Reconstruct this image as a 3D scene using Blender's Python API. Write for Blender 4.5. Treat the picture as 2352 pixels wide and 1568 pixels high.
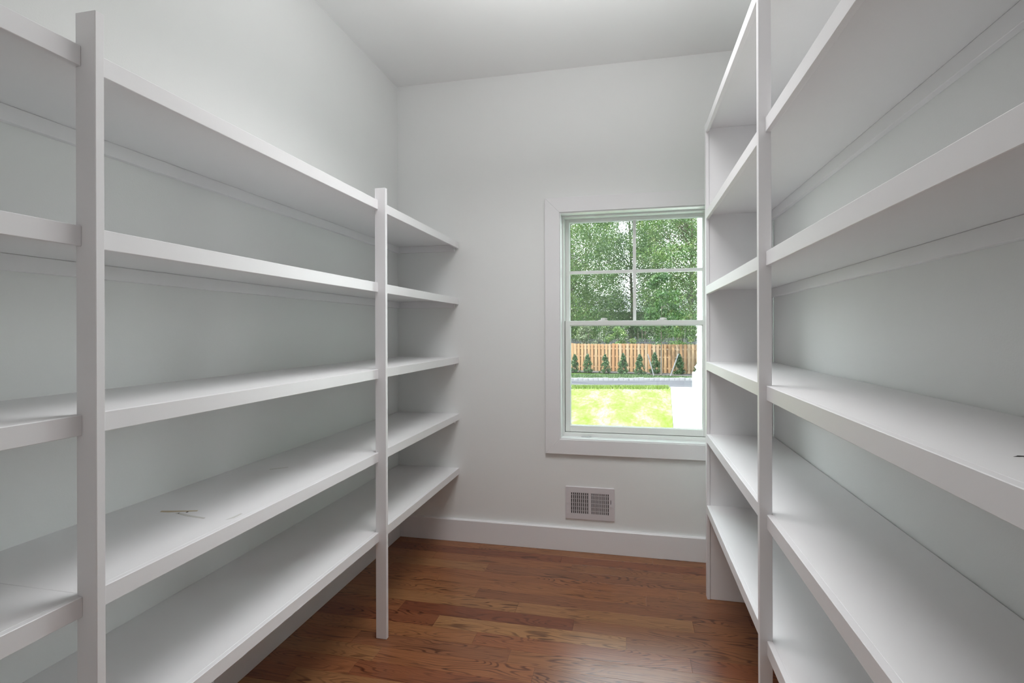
import bpy, bmesh, math, random
import numpy as np
from mathutils import Matrix, Vector

for o in list(bpy.data.objects):
    bpy.data.objects.remove(o, do_unlink=True)
scene = bpy.context.scene
COL = scene.collection
PI = math.pi

# ------------------------------------------------------------------ camera
F_PX, W_PX = 1217.49, 2352.0
YAW, ROLL, PP_DY, CAM_H = -0.2178, -0.0031, -23.84, 1.25
cam = bpy.data.cameras.new('camera')
cam.sensor_fit = 'HORIZONTAL'
cam.sensor_width = 36.0
cam.lens = F_PX / W_PX * 36.0
cam.shift_y = PP_DY / W_PX
cam.clip_start, cam.clip_end = 0.02, 400
camo = bpy.data.objects.new('camera', cam)
COL.objects.link(camo)
fwd = Vector((math.sin(YAW), math.cos(YAW), 0))
rt0 = Vector((math.cos(YAW), -math.sin(YAW), 0))
up0 = Vector((0, 0, 1))
rt = rt0 * math.cos(ROLL) + up0 * math.sin(ROLL)
up = -rt0 * math.sin(ROLL) + up0 * math.cos(ROLL)
M = Matrix((rt, up, -fwd)).transposed().to_4x4()
M.translation = Vector((0, 0, CAM_H))
camo.matrix_world = M
scene.camera = camo

# ------------------------------------------------------------------ world, sun, lamps, exposure
SKY, SUN, REAR_FILL, TOP_FILL, UP_FILL = 12.0, 24.0, 5.6, 12.0, 7.6
wd = bpy.data.worlds.new('sky')
scene.world = wd
wd.use_nodes = True
wn = wd.node_tree
wn.nodes.clear()
wo = wn.nodes.new('ShaderNodeOutputWorld')
wb = wn.nodes.new('ShaderNodeBackground')
wr = wn.nodes.new('ShaderNodeValToRGB')
wt = wn.nodes.new('ShaderNodeTexCoord')
wx = wn.nodes.new('ShaderNodeSeparateXYZ')
wn.links.new(wt.outputs['Generated'], wx.inputs[0])
wn.links.new(wx.outputs['Z'], wr.inputs[0])
wr.color_ramp.elements[0].position = 0.0
wr.color_ramp.elements[0].color = (0.95, 0.97, 1.0, 1)
wr.color_ramp.elements[1].position = 0.9
wr.color_ramp.elements[1].color = (0.78, 0.88, 1.0, 1)
wn.links.new(wr.outputs[0], wb.inputs[0])
wb.inputs[1].default_value = SKY
wn.links.new(wb.outputs[0], wo.inputs[0])

def lamp(name, kind, energy, color, loc, direction, size=None, spread=None):
    l = bpy.data.lights.new(name, kind)
    l.energy = energy
    l.color = color
    if kind == 'AREA':
        l.shape = 'RECTANGLE'
        l.size, l.size_y = size
        if spread:
            l.spread = spread
    if kind == 'POINT':
        l.shadow_soft_size = size[0]
    if kind == 'SUN':
        l.angle = math.radians(1.0)
    o = bpy.data.objects.new(name, l)
    COL.objects.link(o)
    o.location = loc
    o.rotation_euler = Vector(direction).to_track_quat('-Z', 'Y').to_euler()
    return o

lamp('sun_light', 'SUN', SUN, (1.0, 0.97, 0.92), (-20, 0, 40), (0.55, 0.22, -0.80))
# added fill before the rear wall, standing in for the adjoining room's light
lamp('rear_fill', 'AREA', REAR_FILL, (1.0, 0.985, 0.97), (-0.37, -1.15, 1.37), (0, 1, 0), (1.95, 2.6))
# added fills with no fixture: one shining down from the ceiling, and an uplight
lamp('overhead_fill', 'AREA', TOP_FILL, (0.985, 0.985, 1.0), (-0.22, 1.74, 2.74), (0, 0, -1), (0.9, 0.8), math.radians(125))
lamp('upward_fill', 'AREA', UP_FILL, (0.99, 0.99, 1.0), (-0.25, 1.60, 2.17), (0, 0, 1), (0.7, 0.8))

scene.view_settings.view_transform = 'Standard'
scene.view_settings.look = 'None'
scene.view_settings.exposure = 0.0
scene.view_settings.gamma = 1.0
scene.view_settings.use_curve_mapping = False

# ------------------------------------------------------------------ helpers
def tag(o, label=None, cat=None, group=None, kind=None):
    if label: o['label'] = label
    if cat: o['category'] = cat
    if group: o['group'] = group
    if kind: o['kind'] = kind
    return o

def empty(name, loc=(0, 0, 0), rz=0.0):
    o = bpy.data.objects.new(name, None)
    o.empty_display_size = 0.05
    COL.objects.link(o)
    o.location = loc
    o.rotation_euler = (0, 0, rz)
    return o

def add_box(bm, x0, x1, y0, y1, z0, z1, bevel=0.0):
    v = [bm.verts.new(p) for p in ((x0, y0, z0), (x1, y0, z0), (x1, y1, z0), (x0, y1, z0),
                                   (x0, y0, z1), (x1, y0, z1), (x1, y1, z1), (x0, y1, z1))]
    fs = [bm.faces.new([v[i] for i in f]) for f in
          ((3, 2, 1, 0), (4, 5, 6, 7), (0, 1, 5, 4), (1, 2, 6, 5), (2, 3, 7, 6), (3, 0, 4, 7))]
    if bevel > 0:
        ed = list({e for f in fs for e in f.edges})
        bmesh.ops.bevel(bm, geom=ed, offset=bevel, segments=1, affect='EDGES', profile=0.5)
    return bm

def add_prism(bm, pts, axis, a0, a1):
    """extrude a closed 2D outline along an axis ('x','y','z')"""
    def P(p, a):
        return {'x': (a, p[0], p[1]), 'y': (p[0], a, p[1]), 'z': (p[0], p[1], a)}[axis]
    A = [bm.verts.new(P(p, a0)) for p in pts]
    B = [bm.verts.new(P(p, a1)) for p in pts]
    n = len(pts)
    bm.faces.new(A[::-1])
    bm.faces.new(B)
    for i in range(n):
        bm.faces.new((A[i], A[(i + 1) % n], B[(i + 1) % n], B[i]))
    return bm

def add_tube(bm, p0, p1, r0, r1, n=8):
    p0, p1 = Vector(p0), Vector(p1)
    d = (p1 - p0).normalized()
    a = d.orthogonal().normalized()
    b = d.cross(a)
    A = [bm.verts.new(p0 + (a * math.cos(t) + b * math.sin(t)) * r0) for t in [2 * PI * i / n for i in range(n)]]
    B = [bm.verts.new(p1 + (a * math.cos(t) + b * math.sin(t)) * r1) for t in [2 * PI * i / n for i in range(n)]]
    bm.faces.new(A[::-1])
    bm.faces.new(B)
    for i in range(n):
        bm.faces.new((A[i], A[(i + 1) % n], B[(i + 1) % n], B[i]))
    return bm

def finish(name, bm, mat, parent=None):
    bmesh.ops.recalc_face_normals(bm, faces=bm.faces[:])
    me = bpy.data.meshes.new(name)
    bm.to_mesh(me)
    bm.free()
    me.materials.append(mat)
    o = bpy.data.objects.new(name, me)
    COL.objects.link(o)
    if parent:
        o.parent = parent
    return o

def box(name, mat, parent, x0, x1, y0, y1, z0, z1, bevel=0.0, center=True):
    cx, cy, cz = ((x0 + x1) / 2, (y0 + y1) / 2, (z0 + z1) / 2) if center else (0, 0, 0)
    bm = bmesh.new()
    add_box(bm, x0 - cx, x1 - cx, y0 - cy, y1 - cy, z0 - cz, z1 - cz, bevel)
    o = finish(name, bm, mat, parent)
    o.location = (cx, cy, cz)
    return o

def copy_tree(src, parent=None):
    c = src.copy()
    COL.objects.link(c)
    c.parent = parent
    for ch in list(src.children):
        copy_tree(ch, c)
    return c

def mesh_np(name, verts, faces_n, mat, parent=None, k=4):
    """verts (N*k,3): every k consecutive vertices are one face"""
    n = faces_n
    me = bpy.data.meshes.new(name)
    me.vertices.add(n * k)
    me.vertices.foreach_set('co', verts.astype(np.float32).ravel())
    me.loops.add(n * k)
    me.loops.foreach_set('vertex_index', np.arange(n * k, dtype=np.int32))
    me.polygons.add(n)
    me.polygons.foreach_set('loop_start', np.arange(0, n * k, k, dtype=np.int32))
    me.polygons.foreach_set('loop_total', np.full(n, k, dtype=np.int32))
    me.update()
    me.materials.append(mat)
    o = bpy.data.objects.new(name, me)
    COL.objects.link(o)
    if parent:
        o.parent = parent
    return o

# ------------------------------------------------------------------ materials
def new_mat(name):
    m = bpy.data.materials.new(name)
    m.use_nodes = True
    nt = m.node_tree
    b = nt.nodes['Principled BSDF']
    return m, nt, b

def N(nt, t, **kw):
    n = nt.nodes.new(t)
    for k, v in kw.items():
        setattr(n, k, v)
    return n

def paint(name, col, rough=0.5, var=0.02, bump=0.02, scale=60, spec=0.4):
    m, nt, b = new_mat(name)
    tc = N(nt, 'ShaderNodeTexCoord')
    no = N(nt, 'ShaderNodeTexNoise')
    no.inputs['Scale'].default_value = 2.2
    no.inputs['Detail'].default_value = 4
    nt.links.new(tc.outputs['Object'], no.inputs['Vector'])
    rp = N(nt, 'ShaderNodeValToRGB')
    rp.color_ramp.elements[0].position = .3
    rp.color_ramp.elements[1].position = .7
    rp.color_ramp.elements[0].color = tuple(c * (1 - var) for c in col) + (1,)
    rp.color_ramp.elements[1].color = tuple(min(1, c * (1 + var)) for c in col) + (1,)
    nt.links.new(no.outputs['Fac'], rp.inputs[0])
    nt.links.new(rp.outputs[0], b.inputs['Base Color'])
    b.inputs['Roughness'].default_value = rough
    b.inputs['Specular IOR Level'].default_value = spec
    if bump:
        n2 = N(nt, 'ShaderNodeTexNoise')
        n2.inputs['Scale'].default_value = scale
        n2.inputs['Detail'].default_value = 3
        nt.links.new(tc.outputs['Object'], n2.inputs['Vector'])
        bp = N(nt, 'ShaderNodeBump')
        bp.inputs['Strength'].default_value = bump
        bp.inputs['Distance'].default_value = 0.002
        nt.links.new(n2.outputs['Fac'], bp.inputs['Height'])
        nt.links.new(bp.outputs[0], b.inputs['Normal'])
    return m

WALL = paint('wall_paint', (0.895, 0.903, 0.893), 0.75, 0.008, 0.10, 220, 0.25)
CEILM = paint('ceiling_paint', (0.905, 0.91, 0.905), 0.85, 0.006, 0.05, 180, 0.2)
TRIM = paint('trim_paint', (0.91, 0.90, 0.912), 0.40, 0.012, 0.06, 40, 0.45)
SHELFM = paint('shelf_paint', (0.91, 0.905, 0.912), 0.42, 0.012, 0.08, 50, 0.45)
VINYL = paint('window_vinyl', (0.90, 0.905, 0.885), 0.35, 0.01, 0.0, 40, 0.5)
BEAD = paint('glazing_bead', (0.93, 0.93, 0.92), 0.3, 0.01, 0.0, 40, 0.5)
VENTM = paint('vent_enamel', (0.74, 0.70, 0.72), 0.4, 0.01, 0.0, 40, 0.5)
DARK = paint('dark_gap', (0.03, 0.028, 0.025), 0.8, 0.02, 0.0)
CHROME = paint('latch_metal', (0.72, 0.73, 0.74), 0.3, 0.02, 0.0)
STAIN = paint('glue_stain', (0.60, 0.50, 0.36), 0.6, 0.10, 0.0)
FILLER = paint('filler_smear', (0.70, 0.69, 0.66), 0.6, 0.05, 0.0)
WHITEX = paint('exterior_white_paint', (0.60, 0.60, 0.59), 0.5, 0.01, 0.0)
CONCRETE = paint('pale_concrete', (0.434, 0.427, 0.406), 0.8, 0.04, 0.2, 30)
STONEM = paint('curb_granite', (0.140, 0.136, 0.142), 0.95, 0.08, 0.4, 25, 0.0)
BARK = paint('bark', (0.0550, 0.0440, 0.0330), 0.9, 0.2, 0.5, 12)
GALV = paint('galvanised_steel', (0.07, 0.07, 0.073), 0.6, 0.05, 0.0, 40, 0.1)
BLACKF = paint('black_fence_paint', (0.03, 0.03, 0.035), 0.6, 0.05, 0.0)
SIDING = paint('house_siding', (0.2046, 0.2079, 0.2079), 0.6, 0.02, 0.0)

def mulch():
    m, nt, b = new_mat('mulch')
    tc = N(nt, 'ShaderNodeTexCoord')
    no = N(nt, 'ShaderNodeTexNoise')
    no.inputs['Scale'].default_value = 9
    no.inputs['Detail'].default_value = 6
    nt.links.new(tc.outputs['Object'], no.inputs['Vector'])
    rp = N(nt, 'ShaderNodeValToRGB')
    rp.color_ramp.elements[0].position = .35
    rp.color_ramp.elements[0].color = (0.007, 0.005, 0.004, 1)
    rp.color_ramp.elements[1].position = .7
    rp.color_ramp.elements[1].color = (0.022, 0.015, 0.013, 1)
    nt.links.new(no.outputs['Fac'], rp.inputs[0])
    nt.links.new(rp.outputs[0], b.inputs['Base Color'])
    b.inputs['Roughness'].default_value = .95
    return m

def lawn_mat(name, c0, c1, c2):
    m, nt, b = new_mat(name)
    tc = N(nt, 'ShaderNodeTexCoord')
    n1 = N(nt, 'ShaderNodeTexNoise')
    n1.inputs['Scale'].default_value = 1.6
    n1.inputs['Detail'].default_value = 4
    n2 = N(nt, 'ShaderNodeTexNoise')
    n2.inputs['Scale'].default_value = 9
    n2.inputs['Detail'].default_value = 9
    n2.inputs['Roughness'].default_value = .75
    mpv = N(nt, 'ShaderNodeMapping')
    mpv.inputs['Scale'].default_value = (1.0, 0.22, 1.0)
    nt.links.new(tc.outputs['Object'], mpv.inputs[0])
    for n in (n1, n2):
        nt.links.new(mpv.outputs[0], n.inputs['Vector'])
    mx = N(nt, 'ShaderNodeMath', operation='MULTIPLY_ADD')
    mx.inputs[1].default_value = 1.0
    nt.links.new(n2.outputs['Fac'], mx.inputs[0])
    nt.links.new(n1.outputs['Fac'], mx.inputs[2])
    rp = N(nt, 'ShaderNodeValToRGB')
    e = rp.color_ramp.elements
    e[0].position = .38
    e[0].color = c0 + (1,)
    e[1].position = .62
    e[1].color = c2 + (1,)
    q = e.new(.5)
    q.color = c1 + (1,)
    mu = N(nt, 'ShaderNodeMath', operation='MULTIPLY')
    mu.inputs[1].default_value = .5
    nt.links.new(mx.outputs[0], mu.inputs[0])
    nt.links.new(mu.outputs[0], rp.inputs[0])
    nt.links.new(rp.outputs[0], b.inputs['Base Color'])
    b.inputs['Roughness'].default_value = 1.0
    b.inputs['Specular IOR Level'].default_value = 0.0
    return m

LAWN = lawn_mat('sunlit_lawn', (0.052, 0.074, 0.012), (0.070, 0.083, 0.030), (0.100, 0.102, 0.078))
VERGE = lawn_mat('verge_grass', (0.0138, 0.0253, 0.0060), (0.0231, 0.0391, 0.0094), (0.0324, 0.0462, 0.0138))  # grass coloured darker than the mown lawn
MULCH = mulch()

def asphalt():
    m, nt, b = new_mat('asphalt')
    tc = N(nt, 'ShaderNodeTexCoord')
    mp = N(nt, 'ShaderNodeMapping')
    mp.inputs['Scale'].default_value = (0.5, 3.0, 1)
    nt.links.new(tc.outputs['Object'], mp.inputs[0])
    no = N(nt, 'ShaderNodeTexNoise')
    no.inputs['Scale'].default_value = 1.2
    no.inputs['Detail'].default_value = 5
    nt.links.new(mp.outputs[0], no.inputs['Vector'])
    rp = N(nt, 'ShaderNodeValToRGB')
    rp.color_ramp.elements[0].position = .35
    rp.color_ramp.elements[0].color = (0.030, 0.030, 0.035, 1)
    rp.color_ramp.elements[1].position = .7
    rp.color_ramp.elements[1].color = (0.050, 0.049, 0.053, 1)
    nt.links.new(no.outputs['Fac'], rp.inputs[0])
    df = N(nt, 'ShaderNodeBsdfDiffuse')
    nt.links.new(rp.outputs[0], df.inputs[0])
    nt.links.new(df.outputs[0], nt.nodes['Material Output'].inputs[0])
    return m
ASPHALT = asphalt()

def leaf_mat(name, dark, mid, light, trans=0.35):
    m, nt, b = new_mat(name)
    tc = N(nt, 'ShaderNodeTexCoord')
    no = N(nt, 'ShaderNodeTexNoise')
    no.inputs['Scale'].default_value = 1.3
    no.inputs['Detail'].default_value = 5
    no.inputs['Roughness'].default_value = .7
    nt.links.new(tc.outputs['Object'], no.inputs['Vector'])
    rp = N(nt, 'ShaderNodeValToRGB')
    e = rp.color_ramp.elements
    e[0].position, e[0].color = .36, dark + (1,)
    e[1].position, e[1].color = .64, light + (1,)
    q = e.new(.5)
    q.color = mid + (1,)
    nt.links.new(no.outputs['Fac'], rp.inputs[0])
    nt.links.new(rp.outputs[0], b.inputs['Base Color'])
    b.inputs['Roughness'].default_value = .45
    b.inputs['Specular IOR Level'].default_value = .35
    tr = N(nt, 'ShaderNodeBsdfTranslucent')
    nt.links.new(rp.outputs[0], tr.inputs[0])
    mx = N(nt, 'ShaderNodeMixShader')
    mx.inputs[0].default_value = trans
    out = nt.nodes['Material Output']
    nt.links.new(b.outputs[0], mx.inputs[1])
    nt.links.new(tr.outputs[0], mx.inputs[2])
    nt.links.new(mx.outputs[0], out.inputs[0])
    return m
LEAF_A = leaf_mat('maple_leaves', (0.022, 0.056, 0.012), (0.045, 0.090, 0.020), (0.115, 0.145, 0.045), .4)
LEAF_B = leaf_mat('oak_leaves', (0.014, 0.036, 0.010), (0.026, 0.056, 0.014), (0.048, 0.080, 0.022), .4)
LEAF_C = leaf_mat('young_tree_leaves', (0.010, 0.034, 0.006), (0.020, 0.052, 0.009), (0.036, 0.070, 0.014), .35)
LEAF_D = leaf_mat('pale_bush_leaves', (0.0347, 0.0545, 0.0226), (0.0693, 0.0891, 0.0446), (0.1040, 0.1188, 0.0743))
LEAF_S = leaf_mat('arborvitae_sprays', (0.014, 0.034, 0.012), (0.024, 0.052, 0.016), (0.045, 0.078, 0.026), .2)
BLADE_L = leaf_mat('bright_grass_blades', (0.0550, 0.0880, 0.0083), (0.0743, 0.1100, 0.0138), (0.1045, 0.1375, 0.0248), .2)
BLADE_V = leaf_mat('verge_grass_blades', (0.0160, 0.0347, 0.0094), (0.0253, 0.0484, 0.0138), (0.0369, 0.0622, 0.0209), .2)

def cedar():
    m, nt, b = new_mat('cedar_board')
    tc = N(nt, 'ShaderNodeTexCoord')
    oi = N(nt, 'ShaderNodeObjectInfo')
    mp = N(nt, 'ShaderNodeMapping')
    mp.inputs['Scale'].default_value = (22, 22, 1.6)
    ad = N(nt, 'ShaderNodeVectorMath', operation='ADD')
    cb = N(nt, 'ShaderNodeCombineXYZ')
    ml = N(nt, 'ShaderNodeMath', operation='MULTIPLY')
    ml.inputs[1].default_value = 57
    nt.links.new(oi.outputs['Random'], ml.inputs[0])
    nt.links.new(ml.outputs[0], cb.inputs[2])
    nt.links.new(tc.outputs['Object'], ad.inputs[0])
    nt.links.new(cb.outputs[0], ad.inputs[1])
    nt.links.new(ad.outputs[0], mp.inputs[0])
    no = N(nt, 'ShaderNodeTexNoise')
    no.inputs['Scale'].default_value = 1
    no.inputs['Detail'].default_value = 4
    nt.links.new(mp.outputs[0], no.inputs['Vector'])
    r1 = N(nt, 'ShaderNodeValToRGB')
    e = r1.color_ramp.elements
    e[0].position, e[0].color = 0, (0.120, 0.052, 0.014, 1)
    e[1].position, e[1].color = 1, (0.138, 0.098, 0.060, 1)
    q = e.new(.5); q.color = (0.135, 0.075, 0.028, 1)
    nt.links.new(oi.outputs['Random'], r1.inputs[0])
    r2 = N(nt, 'ShaderNodeValToRGB')
    r2.color_ramp.elements[0].position, r2.color_ramp.elements[0].color = .3, (.55, .5, .45, 1)
    r2.color_ramp.elements[1].position, r2.color_ramp.elements[1].color = .6, (1, 1, 1, 1)
    nt.links.new(no.outputs['Fac'], r2.inputs[0])
    mx = N(nt, 'ShaderNodeMix', data_type='RGBA', blend_type='MULTIPLY')
    mx.inputs[0].default_value = 1
    nt.links.new(r1.outputs[0], mx.inputs[6])
    nt.links.new(r2.outputs[0], mx.inputs[7])
    nt.links.new(mx.outputs[2], b.inputs['Base Color'])
    b.inputs['Roughness'].default_value = .75
    return m
CEDAR = cedar()

def oak():
    m, nt, b = new_mat('stained_red_oak')
    L = nt.links.new
    tc = N(nt, 'ShaderNodeTexCoord')
    oi = N(nt, 'ShaderNodeObjectInfo')
    r100 = N(nt, 'ShaderNodeMath', operation='MULTIPLY'); r100.inputs[1].default_value = 91.7
    L(oi.outputs['Random'], r100.inputs[0])
    r37 = N(nt, 'ShaderNodeMath', operation='MULTIPLY'); r37.inputs[1].default_value = 37.3
    L(oi.outputs['Random'], r37.inputs[0])
    cb = N(nt, 'ShaderNodeCombineXYZ')
    L(r100.outputs[0], cb.inputs[0]); L(r37.outputs[0], cb.inputs[1]); L(r37.outputs[0], cb.inputs[2])
    ad = N(nt, 'ShaderNodeVectorMath', operation='ADD')
    L(tc.outputs['Object'], ad.inputs[0]); L(cb.outputs[0], ad.inputs[1])
    # cathedral grain: contour lines of a smooth stretched noise
    m1 = N(nt, 'ShaderNodeMapping'); m1.inputs['Scale'].default_value = (2.0, 13.0, 1.0)
    L(ad.outputs[0], m1.inputs[0])
    n1 = N(nt, 'ShaderNodeTexNoise'); n1.inputs['Scale'].default_value = 1.0
    n1.inputs['Detail'].default_value = 1.6; n1.inputs['Roughness'].default_value = .45
    n1.inputs['Distortion'].default_value = .15
    L(m1.outputs[0], n1.inputs['Vector'])
    k = N(nt, 'ShaderNodeMath', operation='MULTIPLY'); k.inputs[1].default_value = 150.0
    L(n1.outputs['Fac'], k.inputs[0])
    s = N(nt, 'ShaderNodeMath', operation='SINE'); L(k.outputs[0], s.inputs[0])
    rg = N(nt, 'ShaderNodeMapRange')
    rg.inputs['From Min'].default_value = .25; rg.inputs['From Max'].default_value = .95
    L(s.outputs[0], rg.inputs['Value'])
    # strength of the figure varies from place to place
    m3 = N(nt, 'ShaderNodeMapping'); m3.inputs['Scale'].default_value = (3.0, 14.0, 1.0)
    m3.inputs['Location'].default_value = (5, 9, 2)
    L(ad.outputs[0], m3.inputs[0])
    n3 = N(nt, 'ShaderNodeTexNoise'); n3.inputs['Scale'].default_value = 1.0; n3.inputs['Detail'].default_value = 2
    L(m3.outputs[0], n3.inputs['Vector'])
    r3 = N(nt, 'ShaderNodeMapRange'); r3.inputs['From Min'].default_value = .38; r3.inputs['From Max'].default_value = .62
    r3.inputs['To Min'].default_value = .15; r3.inputs['To Max'].default_value = 1.0
    L(n3.outputs['Fac'], r3.inputs['Value'])
    gm = N(nt, 'ShaderNodeMath', operation='MULTIPLY'); L(rg.outputs[0], gm.inputs[0]); L(r3.outputs[0], gm.inputs[1])
    # fine pores
    m2 = N(nt, 'ShaderNodeMapping'); m2.inputs['Scale'].default_value = (7.0, 330.0, 1.0)
    L(ad.outputs[0], m2.inputs[0])
    n2 = N(nt, 'ShaderNodeTexNoise'); n2.inputs['Scale'].default_value = 1.0; n2.inputs['Detail'].default_value = 2
    L(m2.outputs[0], n2.inputs['Vector'])
    r2 = N(nt, 'ShaderNodeMapRange'); r2.inputs['From Min'].default_value = .45; r2.inputs['From Max'].default_value = .75
    L(n2.outputs['Fac'], r2.inputs['Value'])
    # dark streaks and knots
    m4 = N(nt, 'ShaderNodeMapping'); m4.inputs['Scale'].default_value = (3.2, 34.0, 1.0)
    m4.inputs['Location'].default_value = (3, 1, 7)
    L(ad.outputs[0], m4.inputs[0])
    n4 = N(nt, 'ShaderNodeTexNoise'); n4.inputs['Scale'].default_value = 1.0; n4.inputs['Detail'].default_value = 3
    L(m4.outputs[0], n4.inputs['Vector'])
    r4 = N(nt, 'ShaderNodeMapRange'); r4.inputs['From Min'].default_value = .63; r4.inputs['From Max'].default_value = .74
    r4.inputs['To Max'].default_value = .8
    L(n4.outputs['Fac'], r4.inputs['Value'])
    # plank tone
    tone = N(nt, 'ShaderNodeValToRGB')
    e = tone.color_ramp.elements
    e[0].position, e[0].color = 0, (0.215, 0.068, 0.032, 1)
    e[1].position, e[1].color = 1, (0.440, 0.225, 0.088, 1)
    for p, c in ((.25, (0.310, 0.112, 0.048, 1)), (.5, (0.350, 0.150, 0.060, 1)), (.75, (0.270, 0.108, 0.050, 1))):
        q = e.new(p); q.color = c
    fr = N(nt, 'ShaderNodeMath', operation='FRACT'); L(r37.outputs[0], fr.inputs[0])
    L(fr.outputs[0], tone.inputs[0])
    def dk(a, fac_socket, amount, tint):
        mx = N(nt, 'ShaderNodeMix', data_type='RGBA', blend_type='MULTIPLY')
        mm = N(nt, 'ShaderNodeMath', operation='MULTIPLY'); mm.inputs[1].default_value = amount
        L(fac_socket, mm.inputs[0]); L(mm.outputs[0], mx.inputs[0])
        L(a, mx.inputs[6]); mx.inputs[7].default_value = tint
        return mx.outputs[2]
    c = dk(tone.outputs[0], r2.outputs[0], .75, (.50, .42, .38, 1))
    c = dk(c, gm.outputs[0], .95, (.34, .27, .25, 1))
    c = dk(c, r4.outputs[0], .9, (.22, .17, .18, 1))
    L(c, b.inputs['Base Color'])
    b.inputs['Roughness'].default_value = .30
    b.inputs['Specular IOR Level'].default_value = .5
    bp = N(nt, 'ShaderNodeBump'); bp.inputs['Strength'].default_value = .12; bp.inputs['Distance'].default_value = .001
    bp.invert = True
    L(gm.outputs[0], bp.inputs['Height']); L(bp.outputs[0], b.inputs['Normal'])
    return m
OAK = oak()

def glass():
    m = bpy.data.materials.new('window_glass')
    m.use_nodes = True
    nt = m.node_tree
    nt.nodes.clear()
    out = N(nt, 'ShaderNodeOutputMaterial')
    tr = N(nt, 'ShaderNodeBsdfTransparent'); tr.inputs[0].default_value = (.955, .985, .965, 1)
    gl = N(nt, 'ShaderNodeBsdfGlossy'); gl.inputs['Color'].default_value = (.84, 1.0, .93, 1); gl.inputs['Roughness'].default_value = .02
    fr = N(nt, 'ShaderNodeFresnel'); fr.inputs[0].default_value = 1.5
    mx = N(nt, 'ShaderNodeMixShader')
    nt.links.new(fr.outputs[0], mx.inputs[0])
    nt.links.new(tr.outputs[0], mx.inputs[1])
    nt.links.new(gl.outputs[0], mx.inputs[2])
    nt.links.new(mx.outputs[0], out.inputs[0])
    return m
GLASS = glass()

# ------------------------------------------------------------------ measured plan (metres)
D = 3.0305                     # back wall
XL, XR = -1.3885, 0.6421       # left and right walls
YB = -1.20                     # wall behind the camera
CZ = 2.75                      # ceiling
WX0, WX1, WZ0, WZ1 = -0.3885, 0.4495, 0.632, 1.927   # window opening

def structure(o, label=None):
    o['kind'] = 'structure'
    if label: o['label'] = label
    return o

structure(box('wall_left', WALL, None, XL - .12, XL, YB, D + .15, -.03, CZ))
structure(box('wall_right', WALL, None, XR, XR + .12, YB, D + .15, -.03, CZ))
structure(box('wall_rear', WALL, None, XL - .12, XR + .12, YB - .12, YB, -.03, CZ))
bm = bmesh.new()
add_box(bm, XL, WX0, D, D + .15, -.03, CZ)
add_box(bm, WX1, XR, D, D + .15, -.03, CZ)
add_box(bm, WX0, WX1, D, D + .15, -.03, WZ0)
add_box(bm, WX0, WX1, D, D + .15, WZ1, CZ)
structure(finish('wall_back', bm, WALL))
structure(box('ceiling', CEILM, None, XL - .12, XR + .12, YB - .12, D + .15, CZ, CZ + .12))

# floor with oak planks laid across the room
floor = structure(box('floor', DARK, None, XL - .12, XR + .12, YB - .12, D + .15, -.06, -.0195))
rnd = random.Random(4)
PITCH, Y0ROW = .0905, 2.80
ENDS = {0: [-1.067, -.302, .262], 1: [-.74, .45], 2: [-1.25, .219], 3: [-.95, .073], 4: [-.716, .50], 5: [-.50, .26],
        6: [-1.02, -.236], 7: [-.82, -.016], 8: [-.62, .222], 9: [-1.1, -.456, .4], 10: [-.96, -.346],
        -1: [-.367, .40], -2: [-.85, .12], -3: [-.3]}
plank_i = 0
k = -3
while True:
    yc = Y0ROW - PITCH * k
    if yc < YB - PITCH: break
    ends = ENDS.get(k)
    if ends is None:
        e = XL + rnd.uniform(.15, .7)
        ends = []
        while e < XR - .12:
            ends.append(e)
            e += rnd.uniform(.45, 1.1)
    xs = [XL] + ends + [XR]
    y0, y1 = max(YB, yc - PITCH / 2), min(D, yc + PITCH / 2)
    if y1 - y0 > .01:
        for a, c in zip(xs[:-1], xs[1:]):
            p = box('plank', OAK, floor, a + .0002, c - .0002, y0 + .0002, y1 - .0002, -.019, rnd.uniform(-.00015, 0.0), 0.0003)
            p.location.z += .03975 - .0  # placed relative to parent below
            plank_i += 1
    k += 1
# children carry world coordinates: undo the parent's own offset
for ch in floor.children:
    ch.location.z -= .03975
    ch.location = ch.location - floor.location

# baseboards
BBH = .1306
def baseboard(name, pts_axis, a0, a1, prof):
    bm = bmesh.new()
    add_prism(bm, prof, pts_axis, a0, a1)
    return structure(finish(name, bm, TRIM))
T = .022
baseboard('baseboard_left', 'y', YB, D, [(XL, 0.001), (XL + T, 0.001), (XL + T, BBH - .004), (XL + T - .004, BBH), (XL, BBH)])
baseboard('baseboard_right', 'y', YB, D, [(XR, 0.001), (XR - T * .7, 0.001), (XR - T * .7, BBH - .004), (XR - T * .7 - -.004, BBH), (XR, BBH)])
baseboard('baseboard_back', 'x', XL + T, XR - T * .7, [(D, 0.001), (D - T, 0.001), (D - T, BBH - .004), (D - T + .004, BBH), (D, BBH)])

# ------------------------------------------------------------------ window
win = empty('window_1', (0, D, 0))
structure(win)
def wbox(name, mat, parent, x0, x1, y0, y1, z0, z1, bevel=0.0):
    """y measured outwards from the inner wall face"""
    return box(name, mat, parent, x0, x1, y0, y1, z0, z1, bevel)
CW = .084
def casing(pts):
    bm = bmesh.new()
    add_prism(bm, pts, 'y', -.018, 0.0)
    bmesh.ops.bevel(bm, geom=[e for e in bm.edges if all(v.co.y < -.01 for v in e.verts)], offset=.0015, segments=1, affect='EDGES')
    return finish('casing_board', bm, TRIM, win)
ox0, ox1, oz0, oz1 = WX0 - CW, WX1 + CW, WZ0 - CW, WZ1 + CW
casing([(ox0, oz0), (WX0, WZ0), (WX0, WZ1), (ox0, oz1)])
casing([(ox1, oz0), (WX1, WZ0), (WX1, WZ1), (ox1, oz1)])
casing([(ox0, oz0), (ox1, oz0), (WX1, WZ0), (WX0, WZ0)])
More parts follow.
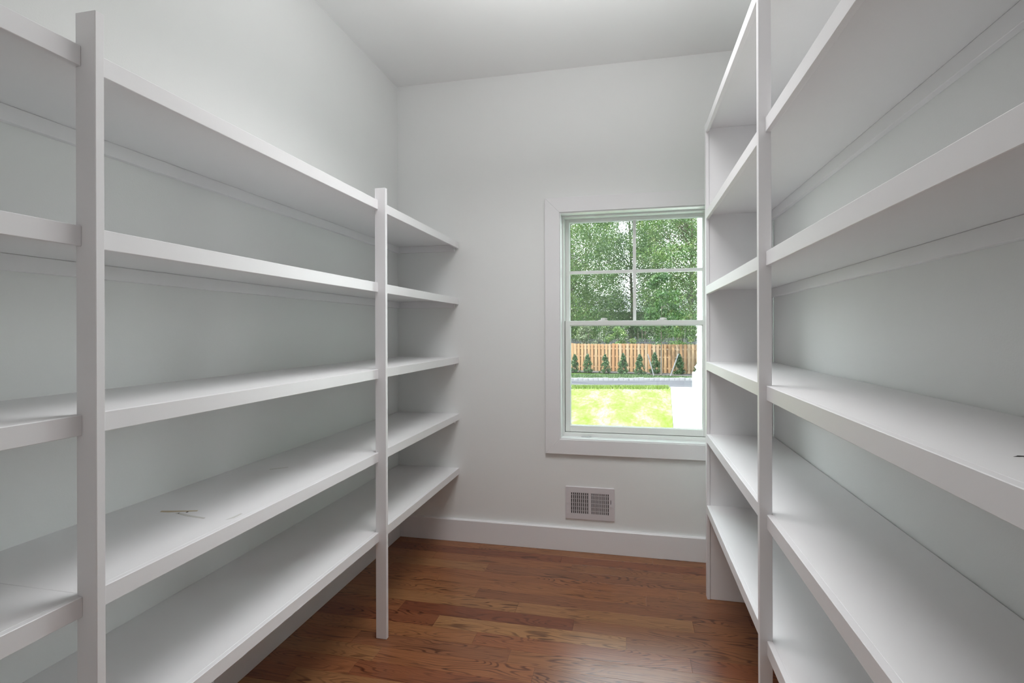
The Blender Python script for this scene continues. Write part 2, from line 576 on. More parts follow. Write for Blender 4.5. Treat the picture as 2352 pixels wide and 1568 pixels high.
casing([(ox0, oz1), (ox1, oz1), (WX1, WZ1), (WX0, WZ1)])
# jamb liner boards (4) with a small reveal
J = .006
wbox('jamb', TRIM, win, WX0, WX0 + J, -.012, .150, WZ0, WZ1, .001)
wbox('jamb', TRIM, win, WX1 - J, WX1, -.012, .150, WZ0, WZ1, .001)
wbox('jamb', TRIM, win, WX0 + J, WX1 - J, -.012, .150, WZ1 - J, WZ1, .001)
wbox('jamb', TRIM, win, WX0 + J, WX1 - J, -.012, .150, WZ0, WZ0 + J, .001)
# vinyl window frame: ring behind the jamb, with a sloped sill
def ring(name, mat, parent, x0, x1, z0, z1, w, y0, y1, wb=None, wt=None, bevel=.001):
    wb = w if wb is None else wb
    wt = w if wt is None else wt
    bm = bmesh.new()
    add_box(bm, x0, x0 + w, y0, y1, z0, z1, bevel)
    add_box(bm, x1 - w, x1, y0, y1, z0, z1, bevel)
    add_box(bm, x0 + w, x1 - w, y0, y1, z0, z0 + wb, bevel)
    add_box(bm, x0 + w, x1 - w, y0, y1, z1 - wt, z1, bevel)
    return finish(name, bm, mat, parent)
ring('window_frame', VINYL, win, WX0 + J, WX1 - J, WZ0 + J, WZ1 - J, .011, .060, .150, .018, .010)
# dark weather gap around the sashes
ZM0, ZM1 = 1.2790, 1.3085       # meeting rail
bm = bmesh.new()                # dark weather gap around the lower sash only
for a in ((WX0 + J + .011, WX0 + J + .0135, WZ0 + J + .018, ZM1), (WX1 - J - .0135, WX1 - J - .011, WZ0 + J + .018, ZM1),
          (WX0 + J + .0135, WX1 - J - .0135, WZ0 + J + .018, WZ0 + J + .0204)):
    add_box(bm, a[0], a[1], .094, .116, a[2], a[3])
finish('weather_gasket', bm, DARK, win)
bm = bmesh.new()                # vinyl track filler beside and above the upper sash
for a in ((WX0 + J + .011, WX0 + J + .0135, ZM1, WZ1 - J - .010), (WX1 - J - .0135, WX1 - J - .011, ZM1, WZ1 - J - .010),
          (WX0 + J + .0135, WX1 - J - .0135, WZ1 - J - .0125, WZ1 - J - .010)):
    add_box(bm, a[0], a[1], .112, .148, a[2], a[3])
finish('sash_track', bm, VINYL, win)
SX0, SX1 = WX0 + J + .0135, WX1 - J - .0135
def sash(name, z0, z1, y0, y1, stile, bot, top, gx0, gx1):
    s = empty(name, (0, 0, 0)); s.parent = win
    frame = ring('sash_frame', VINYL, s, SX0, SX1, z0, z1, stile, y0, y1, bot, top, .0015)
    a0, a1, b0, b1 = SX0 + stile, SX1 - stile, z0 + bot, z1 - top
    bm = bmesh.new()
    yf, yb, bw = y0 + .002, (y0 + y1) / 2, .0050
    for (p, q) in (((a0, b0), (a1, b0)), ((a1, b0), (a1, b1)), ((a1, b1), (a0, b1)), ((a0, b1), (a0, b0))):
        def inner(c):
            return (c[0] + (bw if c[0] == a0 else -bw), c[1] + (bw if c[1] == b0 else -bw))
        pi, qi = inner(p), inner(q)
        v = [bm.verts.new(t) for t in ((p[0], yf, p[1]), (q[0], yf, q[1]), (qi[0], yb, qi[1]), (pi[0], yb, pi[1]),
                                       (p[0], yb, p[1]), (q[0], yb, q[1]))]
        bm.faces.new((v[0], v[1], v[2], v[3])); bm.faces.new((v[4], v[3], v[2], v[5]))
        bm.faces.new((v[0], v[4], v[5], v[1])); bm.faces.new((v[0], v[3], v[4])); bm.faces.new((v[1], v[5], v[2]))
    finish('glazing_bead', bm, BEAD, s)
    box('glass_pane', GLASS, s, a0 + .003, a1 - .003, (y0 + y1) / 2, (y0 + y1) / 2 + .004, b0 + .003, b1 - .003)
    return s, (a0, a1, b0, b1)
lo, lb = sash('lower_sash', WZ0 + J + .0205, ZM1, .088, .116, .0285, .036, .026, 0, 0)
us, ub = sash('upper_sash', ZM0 - .0, WZ1 - J - .0125, .1185, .146, .022, .026, .0165, 0, 0)
mx = (ub[0] + ub[1]) / 2
MZ = 1.5955
bm = bmesh.new()
add_prism(bm, [(mx - .009, .1245), (mx + .009, .1245), (mx + .009, .138), (mx - .009, .138)], 'z', ub[2], ub[3])
mo = finish('muntin', bm, BEAD, us)
for x0, x1 in ((ub[0], mx - .009), (mx + .009, ub[1])):
    bm = bmesh.new()
    add_box(bm, x0, x1, .1245, .138, MZ - .0095, MZ + .0095, .0008)
    finish('muntin', bm, BEAD, us)
# two sash locks on the meeting rail
def sash_lock(cx):
    l = empty('sash_lock', (cx, .100, ZM1)); l.parent = lo
    bm = bmesh.new()
    add_prism(bm, [(-.030, 0), (.030, 0), (.027, .004), (.014, .006), (-.014, .006), (-.027, .004)], 'y', -.010, .012)
    for v in bm.verts: v.co += Vector((0, 0, 0))
    o = finish('lock_body', bm, BEAD, None)
    # join cam and lever into the body mesh
    bm = bmesh.new(); bm.from_mesh(o.data)
    add_tube(bm, (0, 0, .004), (0, 0, .016), .013, .011, 12)
    add_prism(bm, [(-.006, .010), (.024, .008), (.026, .013), (.006, .017), (-.006, .016)], 'y', -.009, .004)
    bm.to_mesh(o.data); bm.free()
    return l, o
for cx in (-.150, .182):
    l, o = sash_lock(cx)
    # one mesh per lock: thing > part > sub-part is the deepest level allowed
    o.name = 'sash_lock_body'
    bpy.data.objects.remove(l, do_unlink=True)
    o.name = 'sash_lock'
    o.parent = lo
    o.location = (cx, .100, ZM1)
    o['label'] = 'small white cam lock on the meeting rail'
# lift latch on the sill
bm = bmesh.new()
add_box(bm, -.030, .030, .0, .010, 0, .004, .001)
add_prism(bm, [(-.014, -.006), (.010, -.008), (.018, 0), (-.022, 0)], 'z', .0, .003)
add_box(bm, -.012, .012, -.004, .004, .003, .006, .001)
o = finish('sill_latch', bm, CHROME, win)
o.location = (-.243, .045, WZ0 + J + .0005)
o['label'] = 'small silver latch on the window sill'

# ------------------------------------------------------------------ floor-level wall vent
VX0, VX1, VZ0, VZ1 = -.3564, -.086, .1816, .3616
vent = empty('wall_vent', ((VX0 + VX1) / 2, D, (VZ0 + VZ1) / 2))
tag(vent, 'white metal supply register with vertical slits, low on the wall under the window', 'vent')
hw, hh = (VX1 - VX0) / 2, (VZ1 - VZ0) / 2
# opening of the louvre field (relative)
lx0, lx1, lz0, lz1 = -hw + .030, hw - .030, -hh + .031, hh - .031
bm = bmesh.new()
for a in ((-hw, lx0, -hh, hh), (lx1, hw, -hh, hh), (lx0, lx1, -hh, lz0), (lx0, lx1, lz1, hh)):
    add_box(bm, a[0], a[1], -.007, -.003, a[2], a[3])
# folded rim
add_prism(bm, [(-.0065, hh), (-.0065, hh - .002), (0, hh + .001), (0, hh + .003)], 'x', -hw, hw)
add_prism(bm, [(-.0065, -hh), (-.0065, -hh + .002), (0, -hh - .001), (0, -hh - .003)], 'x', -hw, hw)
add_box(bm, -hw - .002, -hw, -.0065, -.0, -hh, hh)
add_box(bm, hw, hw + .002, -.0065, -.0, -hh, hh)
finish('face_plate', bm, VENTM, vent)
box('duct_opening', DARK, vent, lx0 - .002, lx1 + .002, -.0028, -.0008, lz0 - .002, lz1 + .002)
NS = 9
mid = .004
for side in (0, 1):
    a, c = (lx0, -mid) if side == 0 else (mid, lx1)
    st = (c - a) / NS
    for i in range(NS):
        xx = a + st * (i + (1.0 if side == 0 else 0.0))
        bm = bmesh.new()
        s = 1 if side == 0 else -1
        w = st * .50
        add_prism(bm, [(0, -.0078), (.0016, -.0078), (-s * w + .0016, -.0030), (-s * w, -.0030)], 'z', lz0, lz1)
        sl = finish('louver', bm, VENTM, vent)
        sl.location = (xx - .0008, 0, 0)
box('center_bar', VENTM, vent, -mid, mid, -.0078, -.003, lz0, lz1, .0005)
for i in range(5):
    z = lz0 + (lz1 - lz0) * (i + .75) / 5.4
    box('cross_bar', VENTM, vent, lx0, lx1, -.0032, -.0022, z - .0013, z + .0013)
box('lever_slot', DARK, vent, lx1 + .0105, lx1 + .0135, -.0073, -.0068, 0.004, .027)
box('damper_lever', VENTM, vent, lx1 + .0095, lx1 + .0145, -.016, -.007, -.012, -.004, .001)
for sx, sz in ((-hw + .010, -.002), (hw - .010, -.010)):
    bm = bmesh.new()
    add_tube(bm, (0, 0, 0), (0, -.002, 0), .0035, .0028, 10)
    add_box(bm, -.0025, .0025, -.0022, -.0018, -.0004, .0004)
    s = finish('screw', bm, CHROME, vent)
    s.location = (sx, -.0070, sz)

# ------------------------------------------------------------------ built-in shelving units
FT, FH, ST = .014, .0379, .019
def shelf_part(unit, xa, xb, segs, z, fx0, fx1, bays, cleat=None):
    """board(s) of one level with the edge strips of the bays as sub-parts"""
    out = []
    for (a, c) in segs:
        s = box('shelf', SHELFM, unit, xa, xb, a, c, z - ST, z, .0008)
        for (b0, b1) in bays:
            b0c, b1c = max(b0, a), min(b1, c)
            if b1c - b0c < .05: continue
            e = box('edge_strip', TRIM, s, fx0, fx1, b0c, b1c, z - FH, z + .0004, .0010)
            e.location = e.location - s.location
        out.append(s)
    return out

def scuff(shelf, poly, z, mat, name='scuff_mark', label=None):
    bm = bmesh.new()
    add_prism(bm, [(p[0] - shelf.location.x, p[1] - shelf.location.y) for p in poly], 'z', z - shelf.location.z - .0002, z - shelf.location.z + .00025)
    o = finish(name, bm, mat, shelf)
    if label: o['label'] = label
    return o

# left unit: five shelves, posts every 1.2 m, from the wall behind the camera to the back wall
LZ = [1.7843, 1.4485, 1.0957, .7573, .4325]
left = empty('shelving_unit', (0, 0, 0))
tag(left, 'white built-in pantry shelves with five levels along the left wall', 'shelves')
PX0, PX1 = -1.0112, -.9648
LP = [(-.4080, -.3900), (.7923, .8100), (1.9880, 2.0055)]
for i, (a, c) in enumerate(LP):
    p = box('post', TRIM, left, PX0, PX1, a, c, 0.0008, [1.848, 1.848, 1.833][i], .0012)
LBAYS = [(YB, -.4080), (-.39, .7923), (.81, 1.9880), (2.0055, D)]
lshelves = []
for i, z in enumerate(LZ):
    segs = [(YB, D)] if i != 3 else [(YB, .8), (.8004, 2.0064), (2.0074, D)]
    lshelves.append(shelf_part(left, XL, PX0, segs, z, PX0, PX0 + FT, LBAYS))
    box('cleat', TRIM, left, XL, XL + .018, YB, D, z - ST - .038, z - ST - .0004, .0008)
    c = box('end_cleat', TRIM, left, XL + .0185, -1.0193, D - .018, D, z - ST - .038, z - ST - .0004, .0008)
s3 = lshelves[3][1]
Z3 = LZ[3]
scuff(s3, [(-1.262, 1.219), (-1.238, 1.224), (-1.190, 1.236), (-1.165, 1.243), (-1.163, 1.236), (-1.205, 1.222), (-1.235, 1.212), (-1.258, 1.210)], Z3, STAIN, label='tan glue smear on the shelf top')
scuff(s3, [(-1.205, 1.216), (-1.150, 1.205), (-1.100, 1.198), (-1.098, 1.190), (-1.155, 1.196), (-1.207, 1.209)], Z3, FILLER)
scuff(s3, [(-1.186, 1.222), (-1.182, 1.222), (-1.182, 1.228), (-1.186, 1.228)], Z3 + .0003, DARK, 'nail_hole')
scuff(s3, [(-1.200, 1.210), (-1.197, 1.210), (-1.197, 1.214), (-1.200, 1.214)], Z3 + .0003, DARK, 'nail_hole')
scuff(s3, [(-1.036, 1.195), (-1.024, 1.213), (-1.026, 1.246), (-1.032, 1.246), (-1.033, 1.214)], Z3, FILLER)
scuff(s3, [(-1.262, 1.67), (-1.215, 1.71), (-1.212, 1.705), (-1.258, 1.663)], Z3, FILLER)

# right unit: six shelves, end panel standing clear of the window wall
RZ = [2.2083, 1.8062, 1.4562, 1.1048, .7683, .4372]
right = empty('shelving_unit', (0, 0, 0))
tag(right, 'tall white built-in pantry shelves with six levels along the right wall', 'shelves')
RX0, RX1 = .3320, .3637
RP = [(-.7050, -.6860), (.3960, .4150), (1.4986, 1.5180)]
for a, c in RP:
    box('post', TRIM, right, RX0, RX1, a, c, .0008, 2.30, .0012)
box('end_post', TRIM, right, RX1 - FT, RX1, 2.6004, 2.638, .0008, 2.2150, .0010)
box('end_panel', SHELFM, right, RX1 + .0003, .6375, 2.6045, 2.6235, .0008, 2.1890, .0008)
RB = [(YB, -.7050), (-.686, .3960), (.4150, 1.4986), (1.5180, 2.6002)]
rshelves = []
for i, z in enumerate(RZ):
    rshelves.append(shelf_part(right, RX1, XR - (.004 if i else 0), [(YB, 2.6044 if i else 2.6235)], z, RX1 - FT, RX1, RB))
    box('cleat', TRIM, right, XR - .018, XR, YB, 2.6040, z - ST - .038, z - ST - .0004, .0008)
s4 = rshelves[3][0]
scuff(s4, [(.428, .7150), (.434, .7195), (.436, .722), (.445, .7215), (.462, .7165), (.462, .7150), (.445, .7190), (.434, .7150)], RZ[3], DARK, 'wood_crack', 'small dark crack in the shelf board')
scuff(s4, [(.436, .7128), (.446, .7100), (.458, .7098), (.458, .7085), (.446, .7086), (.435, .7112)], RZ[3], FILLER)

# ------------------------------------------------------------------ outside
G = -1.41
R2 = np.random.default_rng(11)
def ground_poly(name, pts, z, mat, label, cat, th=.08, kind=None):
    bm = bmesh.new()
    add_prism(bm, pts, 'z', z - th, z)
    o = finish(name, bm, mat)
    tag(o, label, cat, kind=kind)
    return o
structure(ground_poly('ground', [(-60, 3.6), (60, 3.6), (60, 95), (-60, 95)], G - .07, VERGE, None, None, .1), 'grassy ground around the house')
# edge lines running across the view
drive_near = lambda x: 25.70 + .157 * x
drive_far = lambda x: 29.15 + .20 * x
fence_y = lambda x: 34.25 - .25 * x
walk_l = lambda y: 1.1684 + (y - 15.2) * (1.8251 - 1.1684) / (25.16 - 15.2)
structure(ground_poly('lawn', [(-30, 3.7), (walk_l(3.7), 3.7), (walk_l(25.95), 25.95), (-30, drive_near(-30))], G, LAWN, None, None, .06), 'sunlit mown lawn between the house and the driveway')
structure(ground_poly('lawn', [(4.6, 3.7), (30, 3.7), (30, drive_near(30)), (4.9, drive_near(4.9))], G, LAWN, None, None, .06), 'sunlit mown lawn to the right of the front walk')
structure(ground_poly('driveway', [(-30, drive_near(-30)), (30, drive_near(30)), (30, drive_far(30)), (-30, drive_far(-30))], G - .015, ASPHALT, None, None, .04), 'grey asphalt driveway running across in front of the fence')
walk = empty('front_walk', (0, 0, 0))
tag(walk, 'wide white concrete walk from the driveway to the porch', 'path')
n = 8
for i in range(n):
    a, c = 3.7 + (25.9 - 3.7) * i / n, 3.7 + (25.9 - 3.7) * (i + 1) / n
    bm = bmesh.new()
    add_prism(bm, [(walk_l(a) + .01, a + .01), (4.58, a + .01), (4.6, c - .01), (walk_l(c) + .01, c - .01)], 'z', G - .05, G + .02)
    finish('concrete_slab', bm, CONCRETE, walk)
structure(ground_poly('verge', [(-30, drive_far(-30) + .14), (30, drive_far(30) + .14), (30, fence_y(30)), (12, fence_y(12) + .6), (-30, fence_y(-30) + .6)], G + .03, VERGE, None, None, .06), 'dark grass verge beyond the curb')
mb = empty('mulch_bed', (0, 0, 0))
bm = bmesh.new()
xs = [-14 + i * .5 for i in range(57)]
jit = [R2.uniform(-.12, .12) for _ in xs]
top = [(x, fence_y(x) + .4) for x in xs]
bot = [(x, min(fence_y(x) - 1.05, 33.1 - .13 * x) + j - (.75 if x > 1.0 else 0) * min(1, (x - 1.0) / .6 if x > 1 else 0)) for x, j in zip(xs, jit)]
bot = [(x, max(y, drive_far(x) + .35)) for x, y in bot]
add_prism(bm, bot + top[::-1], 'z', G - .0, G + .07)
bpy.data.objects.remove(mb, do_unlink=True)
structure(finish('mulch_bed', bm, MULCH), 'dark brown mulch bed at the foot of the fence')

# curb of granite blocks
curb = empty('curb', (0, drive_far(0), G), math.atan(.20))
tag(curb, 'curb of pale granite blocks along the far edge of the driveway', 'curb')
rnd = random.Random(8)
blocks = []
for v in range(4):
    bm = bmesh.new()
    add_box(bm, -.134, .134, 0, .13, -.05, .125, .006)
    for q in bm.verts:
        q.co += Vector((rnd.uniform(-.006, .006), rnd.uniform(-.006, .006), rnd.uniform(-.006, .006)))
    bmesh.ops.recalc_face_normals(bm, faces=bm.faces[:])
    me = bpy.data.meshes.new('curb_block'); bm.to_mesh(me); bm.free(); me.materials.append(STONEM)
    blocks.append(me)
x = -12.0
while x < 12.0:
    o = bpy.data.objects.new('curb_block', blocks[rnd.randrange(4)])
    COL.objects.link(o); o.parent = curb
    o.location = (x + .135, rnd.uniform(-.01, .01), rnd.uniform(-.012, .012))
    o.rotation_euler = (0, 0, rnd.uniform(-.012, .012))
    o.scale = (rnd.uniform(.975, 1.0), 1, 1)
    x += .272

# cedar fence: overlapping boards on both faces of three rails
fence = empty('cedar_fence', (0, fence_y(0), G), math.atan(-.25))
tag(fence, 'new cedar board fence across the far side of the driveway', 'fence')
rnd = random.Random(21)
bmeshes = []
for wv in (.158, .146, .165):
    bm = bmesh.new()
    add_prism(bm, [(-wv / 2, 0), (wv / 2, 0), (wv / 2, 1.735), (wv / 2 - .03, 1.765), (-wv / 2 + .03, 1.765), (-wv / 2, 1.735)], 'y', -.009, .009)
    bmesh.ops.recalc_face_normals(bm, faces=bm.faces[:])
    me = bpy.data.meshes.new('fence_board'); bm.to_mesh(me); bm.free(); me.materials.append(CEDAR)
    bmeshes.append(me)
nb = 0
x = -11.0
step = .232
i = 0
while x < 10.5 and nb < 296:
    sec = math.floor((x + 11.0) / 2.44)
    dz = [0, .0, .015, -.01, .02][sec % 5]
    for face in (0, 1):
        xx = x + (step / 2 if face else 0)
        o = bpy.data.objects.new('fence_board', bmeshes[rnd.randrange(3)])
        COL.objects.link(o); o.parent = fence
        o.location = (xx + rnd.uniform(-.012, .012), -.040 if face == 0 else .040, .07 + dz + rnd.uniform(-.008, .008) - (.0 if face == 0 else .02))
        o.rotation_euler = (0, rnd.uniform(-.004, .004), 0)
        nb += 1
    x += step
for z in (.34, 1.02, 1.52):
    q = -11.0
    while q < 10.4:
        r = box('fence_rail', CEDAR, fence, q, min(q + 2.435, 10.6), -.026, .026, z - .045, z + .045, .003)
        q += 2.44
q = -11.0
while q < 10.8:
    p = box('fence_post', CEDAR, fence, q - .045, q + .045, -.031, .031, -.0, 1.80, .004)
    q += 2.44

# older black picket fence a little way behind it
bf = empty('black_fence', (0, 38.5, G), math.atan(-.10))
tag(bf, 'low black picket fence showing just above the cedar boards', 'fence')
bm = bmesh.new()
for i in range(200):
    xx = -10 + i * .105
    h = 2.06 + (.10 if xx > 2.4 else 0) + .03 * math.sin(xx * 1.3)
    add_box(bm, xx - .022, xx + .022, -.01, .01, 0.0, h)
o = finish('picket', bm, BLACKF, bf); o['kind'] = 'stuff'
box('rail', BLACKF, bf, -10, 11, .012, .05, 1.78, 1.86, .004)
box('rail', BLACKF, bf, -10, 11, .012, .05, .30, .38, .004)
for i in range(9):
    box('fence_post', BLACKF, bf, -10 + i * 2.6 - .04, -10 + i * 2.6 + .04, .05, .13, 0, 2.22, .004)

# leaf cards
def leaves(name, centers, radii, per, size, mat, parent, seed, flat=.0, elong=1.7):
    rg = np.random.default_rng(seed)
    C = np.repeat(np.asarray(centers), per, axis=0)
    Rr = np.repeat(np.asarray(radii), per, axis=0)
    n = len(C)
    d = rg.normal(size=(n, 3)); d /= np.linalg.norm(d, axis=1)[:, None]
    r = rg.random(n) ** .45
    P = C + d * r[:, None] * Rr
    # leaf frame: long axis random, slightly drooping
    a = rg.normal(size=(n, 3)); a[:, 2] -= .3; a /= np.linalg.norm(a, axis=1)[:, None]
    nrm = rg.normal(size=(n, 3)) + np.array([0, 0, .8]); b = np.cross(nrm, a); b /= np.linalg.norm(b, axis=1)[:, None]
    s = size * rg.uniform(.6, 1.3, n)[:, None]
    V = np.stack([P - a * s * .5, P + b * s * .5 / elong, P + a * s * .5, P - b * s * .5 / elong], axis=1).reshape(-1, 3)
    o = mesh_np(name, V, n, mat, parent)
    o['kind'] = 'stuff'
    return o

def tree(name, label, cat, loc, height, rad, base, nclu, per, size, mat, seed, trunk_r=.18, group=None):
    t = empty(name, loc)
    tag(t, label, cat, group)
    rg = np.random.default_rng(seed)
    bm = bmesh.new()
    z = 0; px = py = 0.0
    segs = 7
    for i in range(segs):
        h = height * .85 / segs
        nx, ny = px + rg.uniform(-.12, .12), py + rg.uniform(-.12, .12)
        if trunk_r < .06: nx, ny = px + rg.uniform(-.02, .02), py
        r0, r1 = trunk_r * (1 - i / segs * .8), trunk_r * (1 - (i + 1) / segs * .8)
        add_tube(bm, (px, py, z), (nx, ny, z + h), r0, r1, 8)
        px, py, z = nx, ny, z + h
    finish('trunk', bm, BARK, t)
    # clusters spread through the crown, each on a branch
    C, R = [], []
    bm = bmesh.new()
    for i in range(nclu):
        u = rg.uniform(0, 1)
        zz = base + (height - base) * u
        prof = math.sin(PI * min(1, .12 + .86 * u)) ** .6
        ang = rg.uniform(0, 2 * PI)
        rr = rad * prof * rg.uniform(.05, 1.0) ** .5 * .9
        c = (math.cos(ang) * rr, math.sin(ang) * rr, zz)
        C.append(c)
        q = rg.uniform(.8, 1.4) * rad * .25
        R.append((q * 1.15, q * 1.15, q * .72))
        if i % 3 == 0:
            add_tube(bm, (px * zz / z * .8, py * zz / z * .8, max(base * .6, zz - rr * .7)), c, trunk_r * .22, trunk_r * .05, 5)
    br = finish('branches', bm, BARK, t); br['kind'] = 'stuff'
    leaves('foliage', C, R, per, size, mat, t, seed + 1)
    return t

# big trees behind the fences: three grown, the others copies of them
protoA = tree('broadleaf_tree', 'large leafy tree beyond the fence, filling the left half of the window', 'tree', (-4.5, 42.5, G), 19.5, 4.4, 1.2, 340, 330, .115, LEAF_A, 3)
protoC = tree('broadleaf_tree', 'large yellow-green tree beyond the fence, filling the right half of the window', 'tree', (4.5, 42.3, G), 19.5, 4.4, 1.2, 340, 330, .115, LEAF_A, 9)
protoB = tree('broadleaf_tree', 'darker tree standing behind the gap between the two nearest trees', 'tree', (0.2, 52.5, G), 21.0, 4.5, 1.2, 340, 330, .122, LEAF_B, 5)
spots = [(-14.2, 42.5, 1, 1.0, 'C', 'leafy tree beyond the fence, left of the window view'), (14.2, 42.5, 2.2, 1.0, 'A', 'leafy tree beyond the fence, right of the window view'),
         (-9.2, 53, 2, 1.0, 'A', 'second-row tree behind the fence on the left'), (9.6, 53, 4, 1.0, 'B', 'second-row tree behind the fence on the right'),
         (-4.8, 64, 3, 1.08, 'C', 'tallest far tree glimpsed behind the left tree'), (4.9, 64, 5, 1.08, 'A', 'tallest far tree glimpsed behind the right tree'),
         (-14.6, 64, .8, 1.05, 'B', 'far tree at the left end of the third row'), (14.6, 64, 2.7, 1.05, 'C', 'far tree at the right end of the third row')]
for (x, y, rz, sc, w, lab) in spots:
    src = {'A': protoA, 'B': protoB, 'C': protoC}[w]
    c = copy_tree(src)
    c.location = (x, y, G); c.rotation_euler = (0, 0, rz); c.scale = (sc, sc, sc)
    c['label'] = lab
for o in scene.objects:
    if o.name.startswith('broadleaf_tree'):
        o['group'] = 'leafy trees behind the fence'

# lower bushes between the two fences and the trees
bush_leaf = {}
def bush(loc, r, h, mat, label, seed, n=26, per=120, size=.13):
    t = empty('bush', loc); tag(t, label, 'bush')
    rg = np.random.default_rng(seed)
    C = []; R = []
    bm = bmesh.new()
    for i in range(n):
        a = rg.uniform(0, 2 * PI); u = rg.uniform(.12, 1)
        rr = r * math.sqrt(max(.05, 1 - (u - .35) ** 2 * 1.8)) * rg.uniform(.2, 1)
        c = (math.cos(a) * rr, math.sin(a) * rr, h * u)
        C.append(c); q = r * rg.uniform(.22, .36); R.append((q, q, q * .8))
        add_tube(bm, (c[0] * .1, c[1] * .1, 0), c, .03, .008, 5)
    b = finish('stems', bm, BARK, t); b['kind'] = 'stuff'
    leaves('foliage', C, R, per, size, mat, t, seed + 7)
bush((-2.9, 37.0, G), 1.05, 3.0, LEAF_D, 'pale grey-green bush above the fence at the left of the window', 31)
bush((-5.2, 37.2, G), 1.05, 3.6, LEAF_B, 'dark bush above the fence beside the window frame', 32)
bush((-.65, 36.8, G), 1.05, 3.2, LEAF_A, 'green bush above the fence, right of the pale one', 33)
bush((3.3, 36.0, G), 1.05, 3.3, LEAF_A, 'yellow-green bush above the fence, right of the young tree', 35)
bush((1.0, 39.9, G), .75, 3.4, LEAF_B, 'dark bush behind the black fence in the middle', 36)
bush((5.6, 36.0, G), 1.1, 3.8, LEAF_A, 'green bush above the fence, farthest right', 37)

# distant pale house glimpsed through the trees
hs = empty('house', (-.5, 76, G))
tag(hs, 'pale house glimpsed between the trunks far behind the fence', 'house')
box('wall', SIDING, hs, -9, 9, -3, 3, 0, 5.2)
bm = bmesh.new()
add_prism(bm, [(-3.4, 5.2), (3.4, 5.2), (0, 7.6)], 'x', -9.4, 9.4)
finish('roof', bm, paint('grey_shingle', (.25, .25, .27), .8, .05, 0), hs)
for i in range(5):
    w = box('window', WHITEX, hs, -7.6 + i * 3.4, -6.4 + i * 3.4, -3.06, -3, 1.4, 3.2)

# young tree tied to two stakes
yt = tree('young_tree', 'young tree with a thin trunk in front of the fence, held by two stakes', 'tree', (1.83, 32.35, G + .05), 5.9, 1.25, 2.05, 46, 110, .13, LEAF_C, 17, .05)
def stake(base, topp, label):
    o = empty('stake', base); tag(o, label, 'stake')
    d = Vector(topp) - Vector(base)
    bm = bmesh.new()
    add_tube(bm, (0, 0, -.05), d, .035, .035, 6)
    finish('shaft', bm, GALV, o)
    bm = bmesh.new()
    c = d * .80
    add_tube(bm, c - d.normalized() * .03, c + d.normalized() * .03, .048, .048, 8)
    finish('strap_collar', bm, DARK, o)
stake((1.39, 31.5, G + .04), (1.045, 31.75, -.11), 'metal stake leaning left, left of the young tree')
stake((2.26, 31.5, G + .04), (2.745, 31.75, -.09), 'metal stake leaning right, right of the young tree')

# row of small evergreens
proto = None
SHR = [(-4.4, 33.55), (-3.36, 33.35), (-2.53, 33.2), (-1.455, 33.05), (-.38, 32.9), (.60, 32.65), (1.50, 32.95), (2.88, 32.75), (4.05, 32.5), (5.1, 32.3)]
names = {1: 'first small evergreen from the left, next to the window frame', 2: 'second small evergreen from the left along the fence', 3: 'third small evergreen from the left along the fence',
         4: 'fourth small evergreen from the left along the fence', 5: 'fifth small evergreen, just left of the leaning stakes', 6: 'small evergreen directly left of the young tree trunk',
         7: 'small evergreen behind the right stake', 8: 'small evergreen at the right edge of the window, beside the white column'}
for i, (x, y) in enumerate(SHR):
    if proto is None:
        proto = empty('evergreen_shrub', (x, y, G + .05))
        tag(proto, 'x', 'shrub')
        rg = np.random.default_rng(77)
        C, R = [], []
        for j in range(85):
            u = rg.uniform(.05, 1)
            rr = .38 * (1 - u) ** .7 * rg.uniform(.3, 1)
            a = rg.uniform(0, 2 * PI)
            C.append((math.cos(a) * rr, math.sin(a) * rr, 1.12 * u)); R.append((.085, .085, .10))
        leaves('foliage', C, R, 62, .055, LEAF_S, proto, 78)
        bm = bmesh.new(); add_tube(bm, (0, 0, -.03), (0, 0, .9), .025, .008, 6); finish('stem', bm, BARK, proto)
        o = proto
    else:
        o = copy_tree(proto)
        o.location = (x, y, G + .05)
        o.rotation_euler = (0, 0, i * 1.7)
        s = [1, .98, 1.0, 1.0, 1.06, 1.02, 1.12, 1.05, 1.1, 1.0][i]
        o.scale = (s, s, s)
    o['group'] = 'small evergreens along the fence'
    o['label'] = names.get(i, 'small evergreen at the left end of the row' if i == 0 else 'small evergreen at the right end of the row, behind the white column')

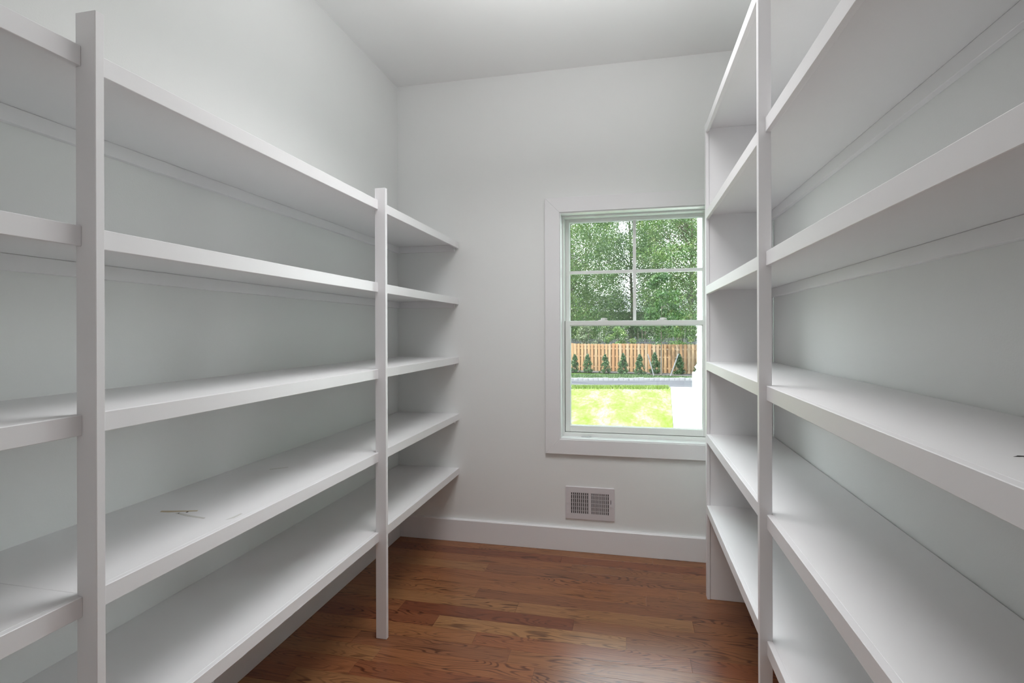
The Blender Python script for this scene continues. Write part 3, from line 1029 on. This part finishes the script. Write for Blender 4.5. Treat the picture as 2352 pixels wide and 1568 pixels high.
# grass blades: bright rough edge of the lawn, and the verge behind the curb
def blades(name, xs, ys, zb, h, w, mat, seed):
    rg = np.random.default_rng(seed)
    n = len(xs)
    a = rg.uniform(0, PI, n)
    hh = h * rg.uniform(.5, 1.3, n)
    lx, ly = rg.normal(0, .35, n) * hh, rg.normal(0, .35, n) * hh
    dx, dy = np.cos(a) * w, np.sin(a) * w
    V = np.stack([np.stack([xs - dx, ys - dy, zb], 1), np.stack([xs + dx, ys + dy, zb], 1), np.stack([xs + lx, ys + ly, zb + hh], 1)], 1).reshape(-1, 3)
    return mesh_np(name, V, n, mat, None, 3)
rg = np.random.default_rng(5)
n = 26000
xs = rg.uniform(-8, 1.75, n); off = np.abs(rg.normal(0, .38, n))
ys = 25.62 + .157 * xs - off - .02 * np.sin(xs * 3)
o = blades('lawn_edge_grass', xs, ys, np.full(n, G - .01), .12, .012, BLADE_L, 6)
tag(o, 'fringe of longer bright grass where the lawn meets the driveway', 'grass', kind='stuff')
n = 26000
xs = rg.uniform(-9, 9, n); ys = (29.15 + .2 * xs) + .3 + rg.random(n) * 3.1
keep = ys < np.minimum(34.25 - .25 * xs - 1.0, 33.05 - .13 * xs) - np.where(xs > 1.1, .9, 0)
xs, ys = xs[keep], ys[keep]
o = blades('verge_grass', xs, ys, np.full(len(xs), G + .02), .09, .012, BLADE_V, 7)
tag(o, 'strip of dark green grass between the curb and the mulch', 'grass', kind='stuff')

# white porch column at the right of the window
col = empty('porch_column', (.80, 5.35, G))
tag(col, 'sunlit white porch column just outside at the right edge of the window', 'column')
bm = bmesh.new()
add_tube(bm, (0, 0, 2.33), (0, 0, 4.6), .165, .155, 28)
finish('shaft', bm, WHITEX, col)
bm = bmesh.new()
add_tube(bm, (0, 0, 2.285), (0, 0, 2.31), .170, .188, 28)
add_tube(bm, (0, 0, 2.31), (0, 0, 2.335), .188, .168, 28)
add_tube(bm, (0, 0, 2.25), (0, 0, 2.285), .190, .170, 28)
finish('base_moulding', bm, WHITEX, col)
bm = bmesh.new()
add_box(bm, -.19, .19, -.19, .19, 0, 2.25, .006)
finish('pedestal', bm, WHITEX, col)
